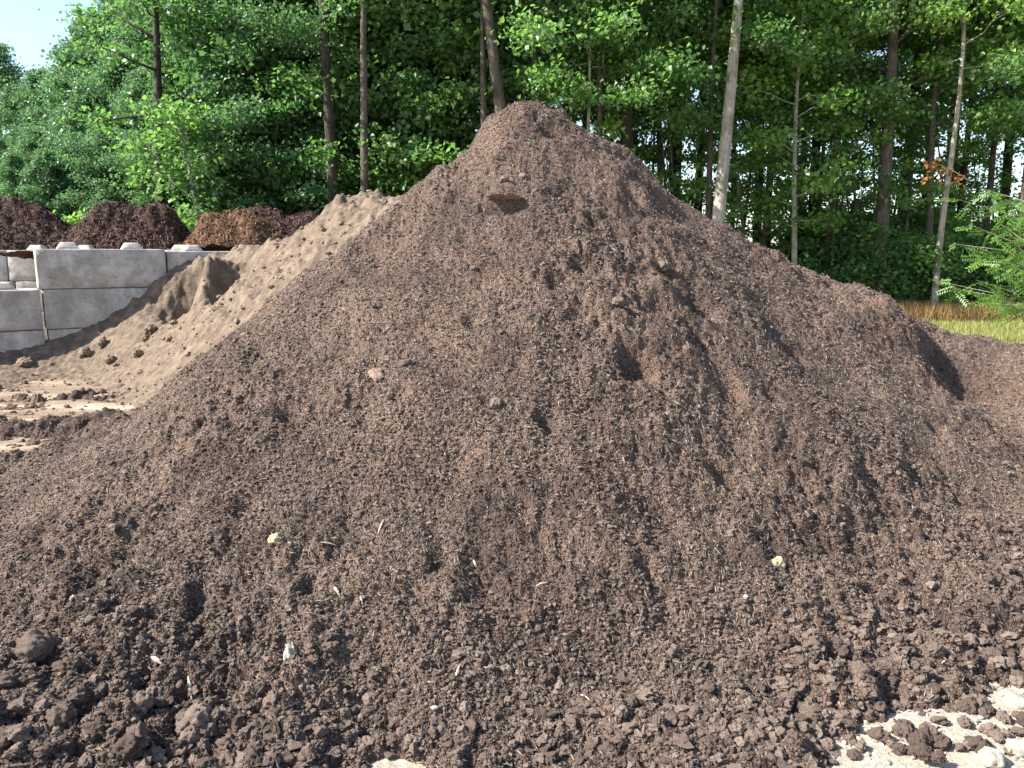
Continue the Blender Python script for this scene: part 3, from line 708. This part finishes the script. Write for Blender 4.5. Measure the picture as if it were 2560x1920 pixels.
def make_tree_meshes(key, H, r0, cb, R, nl, per, size, seed, lean=(0, 0), top=1.0, spread=(.30, .30, .16), wig=.12, sub=5, fork=0):
    """returns trunk mesh and crown mesh. cb: height of the crown's base, R: widest reach"""
    g = np.random.default_rng(seed)
    n = 14; zz = np.linspace(0, H, n)
    ph = g.uniform(0, 6, 4)
    cx = lean[0] * zz + wig * (np.sin(zz * .55 + ph[0]) - math.sin(ph[0])) * zz / H; cy = lean[1] * zz + wig * (np.sin(zz * .48 + ph[1]) - math.sin(ph[1])) * zz / H
    rad = r0 * (1 - zz / H) ** .75 + .012; rad[0] *= 1.3
    V, F = tube(np.stack([cx, cy, zz], 1), rad, 9); Vs, Fs = [V], [F]; off = len(V)
    C = []; CR = []
    for i in range(nl):
        f = (i + g.random()) / nl; z = cb + (H - cb) * f * .98
        prof = (math.sin(math.pi * min(1, .18 + f * .82)) ** .7) if top > 0 else 1 - f * .5
        L = R * prof * g.uniform(.55, 1.1); az = i * 2.4 + g.uniform(-.5, .5); el = g.uniform(.05, .65) + f * .4
        bx_, by_ = np.interp(z, zz, cx), np.interp(z, zz, cy)
        m = 5; pts = []
        for k in range(m):
            t = k / (m - 1)
            pts.append([bx_ + math.cos(az) * L * t * math.cos(el), by_ + math.sin(az) * L * t * math.cos(el), z + L * t * math.sin(el) - .25 * L * t * t * (1 - f)])
        pts = np.array(pts); pts[1:-1] += g.normal(size=(m - 2, 3)) * .05 * L
        rr = max(.012, np.interp(z, zz, rad) * .45)
        V, F = tube(pts, np.linspace(rr, .006, m), 5); Vs.append(V); Fs.append(F + off); off += len(V)
        base = g.random()
        for k in range(sub):
            t = g.uniform(.35, 1.0); j = t * (m - 1); q = pts[int(j)] * (1 - j % 1) + pts[min(m - 1, int(j) + 1)] * (j % 1)
            a2 = az + g.uniform(-1.3, 1.3); l2 = L * .38 * g.uniform(.5, 1.1)
            e = q + np.array([math.cos(a2) * l2, math.sin(a2) * l2, g.uniform(-.12, .25) * l2])
            V, F = tube(np.array([q, (q + e) / 2 + [0, 0, .04 * l2], e]), [rr * .35, rr * .2 + .002, .004], 4); Vs.append(V); Fs.append(F + off); off += len(V)
            cr = np.clip(base * .6 + g.random() * .5, 0, 1)
            for w in (.45, .8, 1.1):
                C.append(q * (1 - w) + e * w); CR.append(cr)
    C = np.array(C); CR = np.array(CR)
    tm = mk_mesh('trunk', np.concatenate(Vs), np.concatenate(Fs), smooth=True)
    V, F, Rn = leaf_mesh(C, CR, per, spread, size, seed + 1)
    cm = mk_mesh('crown', V, F, {'rnd': Rn})
    return tm, cm

def plant(meshes, name, x, y, s, rz, label, cat, group, bark, leaf, z=0, crown='crown', stem='trunk', sz=None):
    root = bpy.data.objects.new(name, None); COL.objects.link(root)
    root.location = (x, y, z); root.rotation_euler = (0, 0, rz); root.scale = (s, s, sz or s)
    root['label'] = label; root['category'] = cat
    if group: root['group'] = group
    for nm, me, mt in ((stem, meshes[0], bark), (crown, meshes[1], leaf)):
        if me is None: continue
        if me.materials and me.materials[0] != mt:
            key = me.name + mt.name
            if key not in CACHE: CACHE[key] = me.copy(); CACHE[key].materials[0] = mt
            me = CACHE[key]
        link(nm, me, mt, root)
    return root
CACHE = {}
edge = [make_tree_meshes('e', 12, .12, .9, 2.3, 54, (36, 44, 34, 50)[i], (.13, .11, .145, .10)[i], 2000 + i, spread=(.26, .26, .15)) for i in range(4)]
inner = [make_tree_meshes('i', 16, .13, 8.2, 2.6, 36, 38, (.12, .14, .16, .13)[i], 2100 + i, spread=(.34, .34, .2)) for i in range(4)]
sap = [make_tree_meshes('s', 7, .045, 1.4, 1.35, 20, 15, .115, 2200 + i, spread=(.20, .20, .10), sub=3, wig=.3) for i in range(4)]
shrub = [make_tree_meshes('b', 1.9, .03, .15, 1.0, 24, 22, .10, 2300 + i, spread=(.18, .18, .14), sub=4, wig=.2) for i in range(3)]

def X(px, d): return (px - 1280) / FPX * d * (1 / math.cos(PITCH)) * math.cos(PITCH)
rt = random.Random(77)
# left half: dense edge, foliage to the ground
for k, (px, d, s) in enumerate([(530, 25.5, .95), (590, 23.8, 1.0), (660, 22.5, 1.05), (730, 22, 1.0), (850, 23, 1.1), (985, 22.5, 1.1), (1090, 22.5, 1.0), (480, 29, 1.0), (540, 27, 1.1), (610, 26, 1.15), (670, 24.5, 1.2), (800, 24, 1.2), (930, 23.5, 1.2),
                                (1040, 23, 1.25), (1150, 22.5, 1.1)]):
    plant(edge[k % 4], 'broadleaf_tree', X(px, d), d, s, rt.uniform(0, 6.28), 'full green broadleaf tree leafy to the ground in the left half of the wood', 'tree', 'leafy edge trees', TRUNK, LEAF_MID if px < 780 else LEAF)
# far left trees, haze painted into the blue green leaf colour
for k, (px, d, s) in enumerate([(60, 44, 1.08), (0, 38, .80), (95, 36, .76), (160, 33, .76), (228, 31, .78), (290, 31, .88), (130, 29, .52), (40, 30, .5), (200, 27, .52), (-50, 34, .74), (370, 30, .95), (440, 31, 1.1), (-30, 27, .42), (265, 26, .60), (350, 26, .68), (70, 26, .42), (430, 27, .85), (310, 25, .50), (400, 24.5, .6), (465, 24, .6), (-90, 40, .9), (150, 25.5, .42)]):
    plant(edge[(k + 1) % 4], 'broadleaf_tree', X(px, d), d, s, rt.uniform(0, 6.28), 'blue green tree in the far left corner of the wood, haze painted in its leaves', 'tree', 'far left trees with painted haze', TRUNK, LEAF_HAZE)
# interior trees with high crowns
k = 0
for row, (d0, cnt) in enumerate([(25.5, 11), (29.5, 14), (34, 15)]):
    for i in range(cnt):
        lo = 1080 if row < 1 else (500 if row < 3 else 250)
        px = lo + (2760 - lo) * (i + rt.uniform(.1, .9)) / cnt; d = d0 + rt.uniform(-1.6, 1.6)
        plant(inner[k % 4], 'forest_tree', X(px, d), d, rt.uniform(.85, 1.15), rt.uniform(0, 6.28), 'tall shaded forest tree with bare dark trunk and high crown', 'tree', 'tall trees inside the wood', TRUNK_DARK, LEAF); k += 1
# saplings, right half
for i in range(28):
    px = 1120 + 1500 * (i + rt.random()) / 28; d = rt.uniform(21.5, 30) + (1.5 if px > 1500 else 0)
    plant(sap[i % 4], 'sapling', X(px, d), d, rt.uniform(.7, 1.25), rt.uniform(0, 6.28), 'slender understory sapling with loose sunlit leaves', 'sapling', 'saplings under the tall trees', TRUNK, LEAF_LIME if i % 3 == 0 else LEAF)
over = [make_tree_meshes('o', 13, .10, 5.4, 2.8, 24, 32, .125, 2400 + i, spread=(.30, .30, .16), wig=.2) for i in range(3)]
for k, (px, d, s) in enumerate([(1350, 21, 1), (1640, 23, .95), (1760, 21.5, .9), (1900, 24, .95), (2060, 22.5, .92), (2190, 24.5, 1), (2310, 22, .92), (2440, 24, 1), (2520, 21.5, .9), (2680, 22.5, .95), (1490, 21, .95)]):
    plant(over[k % 3], 'broadleaf_tree', X(px, d), d, s, rt.uniform(0, 6.28), 'tree of the right wood edge whose leafy boughs hang from the top of the photo', 'tree', 'overhanging trees of the right wood edge', TRUNK, LEAF_LIME if k % 2 == 1 else LEAF)
for i in range(12):
    px = 1120 + 1300 * (i + rt.random()) / 12; d = rt.uniform(20.9, 22.6) + (.8 if px > 1900 else 0)
    plant(sap[(i * 3) % 4], 'sapling', X(px, d), d, rt.uniform(.75, 1.15), rt.uniform(0, 6.28), 'bright sunlit sapling in front of the shaded trunks', 'sapling', 'sunlit saplings before the wood', TRUNK, LEAF_LIME if i % 2 else LEAF, sz=rt.uniform(.8, 1.3))
for i in range(14):
    px = 2060 + 560 * (i + rt.random()) / 14; d = rt.uniform(21.9, 22.9)
    plant(shrub[i % 3], 'shrub', X(px, d), d, rt.uniform(.75, 1.2), rt.uniform(0, 6.28), 'bright bush along the back of the grass strip on the right', 'shrub', 'bushes behind the grass strip', TRUNK, LEAF_LIME if i % 2 else LEAF)
# shrubs
for i in range(54):
    px = 1500 + 1150 * (i + rt.random()) / 54; d = rt.uniform(23.3, 29)
    plant(shrub[i % 3], 'shrub', X(px, d), d, rt.uniform(.6, 1.0) + (.5 if px > 2000 and d < 26 else 0), rt.uniform(0, 6.28), 'low green shrub at the foot of the trees on the right', 'shrub', 'shrubs at the foot of the wood', TRUNK, LEAF_LIME if i % 4 == 0 else LEAF)
for i in range(16):
    px = 60 + 800 * (i + rt.random()) / 16; d = rt.uniform(21.2, 22.5)
    plant(shrub[i % 3], 'shrub', X(px, d), d, rt.uniform(.8, 1.3), rt.uniform(0, 6.28), 'bright green shrub behind the bark piles', 'shrub', 'shrubs behind the bark piles', TRUNK, LEAF_LIME if i % 2 == 0 else LEAF)

# trees one can tell apart
def special(px0, py0, px1, py1, d, r0, cb, R, nl, per, seed, label, bark, leaf=LEAF, H=None, wig=.05, size=.125, sub=4, name='tree'):
    a = unproj(px0, py0, d); b = unproj(px1, py1, d)
    lx = (b[0] - a[0]) / (b[2] - a[2])
    Hh = H or 13
    ms = make_tree_meshes('x', Hh, r0, cb, R, nl, per, size, seed, lean=(lx, 0), wig=wig, sub=sub)
    plant(ms, name, a[0] - lx * a[2], d, 1, 0, label, 'tree', None, bark, leaf)
special(1797, 530, 1845, 20, 20.2, .18, 8.0, 1.6, 14, 16, 3001, 'pale grey trunk leaning right, brightest bare trunk right of the pile peak', TRUNK_PALE, H=15, wig=.03)
special(912, 480, 912, 0, 20.2, .112, 8.0, 1.5, 12, 16, 3002, 'slim straight grey trunk rising just left of the pile', TRUNK, H=14, wig=.04)
special(1250, 250, 1222, 0, 20.3, .20, 8.0, 1.6, 14, 16, 3003, 'thick dark trunk directly behind the pile peak', TRUNK, H=14, wig=.08)
special(1213, 250, 1216, 60, 20.6, .11, 8.0, 1.2, 8, 14, 3013, 'thinner trunk hugging the left of the thick trunk behind the peak', TRUNK, H=11, wig=.1)
special(1460, 290, 1464, 60, 20.6, .065, 6.4, 1.2, 14, 12, 3004, 'very thin pale sapling right of the pile peak', TRUNK_PALE, H=8, wig=.1, sub=2)
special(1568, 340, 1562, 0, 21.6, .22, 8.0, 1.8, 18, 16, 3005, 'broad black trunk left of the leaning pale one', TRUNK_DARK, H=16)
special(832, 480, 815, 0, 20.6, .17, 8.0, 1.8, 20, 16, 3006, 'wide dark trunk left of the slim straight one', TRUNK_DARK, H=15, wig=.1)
special(1988, 640, 2000, 240, 21.3, .075, 2.6, 1.5, 26, 14, 3007, 'thin pale trunk with bright leaves at the right slope of the pile', TRUNK_PALE, LEAF_LIME, H=9, wig=.1)
special(2205, 560, 2225, 200, 21.8, .20, 6.2, 3.0, 24, 18, 3008, 'thick brown trunk with a pale worn base on the right', TRUNK, H=15)
special(2340, 700, 2372, 230, 21.2, .08, 6.4, 2.2, 18, 18, 3009, 'thin crooked pale trunk standing near the right edge', TRUNK_PALE, LEAF_LIME, H=11, wig=.18)
special(497, 560, 490, 430, 20.8, .085, 2.2, 1.3, 14, 12, 3010, 'pale little trunk between the middle and right bark piles', TRUNK_PALE, H=5.5, wig=.25)
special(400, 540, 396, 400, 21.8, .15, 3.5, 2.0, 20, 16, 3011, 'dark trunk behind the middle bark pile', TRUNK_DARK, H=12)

# locust branches at the right edge: feathery compound leaves
def locust():
    g = np.random.default_rng(3100)
    d = 14.5; base = unproj(2600, 780, d)
    Vs, Fs, off = [], [], 0; LV, LF, LR, lo = [], [], [], 0
    trunk_x = X(2560, d) + .55
    V, F = tube([[trunk_x, d, 0], [trunk_x - .03, d, 1.2], [trunk_x + .05, d, 2.6], [trunk_x, d, 3.9]], [.045, .038, .028, .01], 7); Vs.append(V); Fs.append(F); off = len(V)
    tips = [(2450, 470), (2400, 500), (2420, 560), (2385, 610), (2450, 640), (2500, 560), (2330, 700), (2370, 720), (2440, 700), (2540, 620), (2520, 500), (2570, 690), (2500, 760), (2560, 760), (2560, 540), (2420, 650), (2600, 600), (2600, 480)]
    for (px, py) in tips:
        tip = np.array(unproj(px, py, d + g.uniform(-.6, .6)))
        s0 = np.array([trunk_x, d, max(.3, tip[2] - g.uniform(.7, 1.5))])
        mid = (s0 + tip) / 2 + np.array([0, 0, .25])
        V, F = tube([s0, mid, tip], [.012, .008, .003], 5); Vs.append(V); Fs.append(F + off); off += len(V)
        for k in range(14):
            t = .3 + .7 * (k + g.random()) / 14
            q = s0 * (1 - t) ** 2 + 2 * mid * t * (1 - t) + tip * t * t
            az = g.uniform(0, 6.28); L = g.uniform(.26, .44)
            e = q + np.array([math.cos(az), math.sin(az) * .8, g.uniform(-.8, .1)]) * L
            dirv = (e - q) / np.linalg.norm(e - q); side = np.cross(dirv, g.normal(size=3)); side /= np.linalg.norm(side)
            rv = g.random()
            for j in range(8):
                for sg in (-1, 1):
                    c = q + (e - q) * (j + 1) / 8.5; ll = .075 * g.uniform(.8, 1.15)
                    v = side * sg * .85 + dirv * .3 + np.array([0, 0, g.uniform(-.35, .1)]); wv = dirv
                    LV += [c, c + v * ll * .5 + wv * ll * .24, c + v * ll, c + v * ll * .5 - wv * ll * .24]; LF.append([lo, lo + 1, lo + 2, lo + 3]); LR += [rv * .5 + g.random() * .5] * 4; lo += 4
    tm = mk_mesh('trunk', np.concatenate(Vs), np.concatenate(Fs), smooth=True)
    cm = mk_mesh('crown', np.array(LV), np.array(LF), {'rnd': np.array(LR)})
    plant((tm, cm), 'locust_sapling', 0, 0, 1, 0, 'young locust with feathery bright compound leaves at the right edge', 'sapling', None, TRUNK_PALE, LEAF_LIME)
locust()
def dry():
    g = np.random.default_rng(3200); d = 15
    P = [unproj(*q, d) for q in [(2420, 450), (2380, 425), (2350, 412), (2325, 405)]]
    V, F = tube(P, [.008, .007, .005, .003], 5)
    C = np.array([unproj(px, py, d) for px, py in [(2330, 415), (2322, 430), (2312, 445), (2340, 410), (2360, 425), (2382, 440), (2392, 455), (2350, 440), (2375, 430), (2400, 445), (2318, 410)]])
    LV, LF, R = leaf_mesh(C, np.ones(len(C)) * .5, 8, (.03, .03, .04), .08, 3201, droop=1.5)
    plant((mk_mesh('stem', V, F), mk_mesh('leaves', LV, LF, {'rnd': R})), 'dead_branch', 0, 0, 1, 0, 'withered orange brown branch hanging by the right trees', 'branch', None, TRUNK_PALE, LEAF_DRY, crown='leaves', stem='stem')
dry()

# ------------------------------------------------------------------ grass verge at the right
def mat_grass(name, stops):
    m = M(name); m.base(m.ramp(m.attr('rnd'), stops)); m.b.inputs['Roughness'].default_value = .6
    tr = m.n('ShaderNodeBsdfTranslucent'); m.l(m.ramp(m.attr('rnd'), stops), tr.inputs['Color'])
    ms = m.n('ShaderNodeMixShader'); ms.inputs[0].default_value = .4
    m.l(m.b.outputs[0], ms.inputs[1]); m.l(tr.outputs[0], ms.inputs[2]); m.l(ms.outputs[0], m.t.nodes['Material Output'].inputs['Surface']); return m.m
def blades(n, x, y, h0, h1, seed, w=.012):
    g = np.random.default_rng(seed)
    h = g.uniform(h0, h1, n); a = g.uniform(0, 6.28, n); dx, dy = np.cos(a) * w, np.sin(a) * w
    lx, ly = g.normal(size=n) * h * .25, g.normal(size=n) * h * .25
    V = np.stack([np.stack([x - dx, y - dy, 0 * x - .03], -1), np.stack([x + dx, y + dy, 0 * x - .03], -1), np.stack([x + lx, y + ly, h], -1)], 1).reshape(-1, 3)
    F = (np.arange(n) * 3)[:, None] + np.array([[0, 1, 2]])
    return V, F, np.repeat(g.random(n), 3)
g = np.random.default_rng(3300); n = 26000
x = g.uniform(8.5, 15.5, n); y = g.uniform(15.5, 22.5, n)
V, F, R = blades(n, x, y, .05, .16, 3301)
link('grass', mk_mesh('grass', V, F, {'rnd': R}), mat_grass('grass_green', [(0, (.16, .20, .05)), (.5, (.28, .30, .08)), (1, (.42, .38, .17))]), kind='stuff')
n = 9000; x = g.uniform(9.2, 13.6, n); y = g.uniform(20.0, 22.6, n)
V, F, R = blades(n, x, y, .2, .6, 3302)
link('dry_grass', mk_mesh('dry_grass', V, F, {'rnd': R}), mat_grass('grass_dry', [(0, (.2, .12, .05)), (.5, (.38, .25, .10)), (1, (.5, .38, .18))]), kind='stuff')
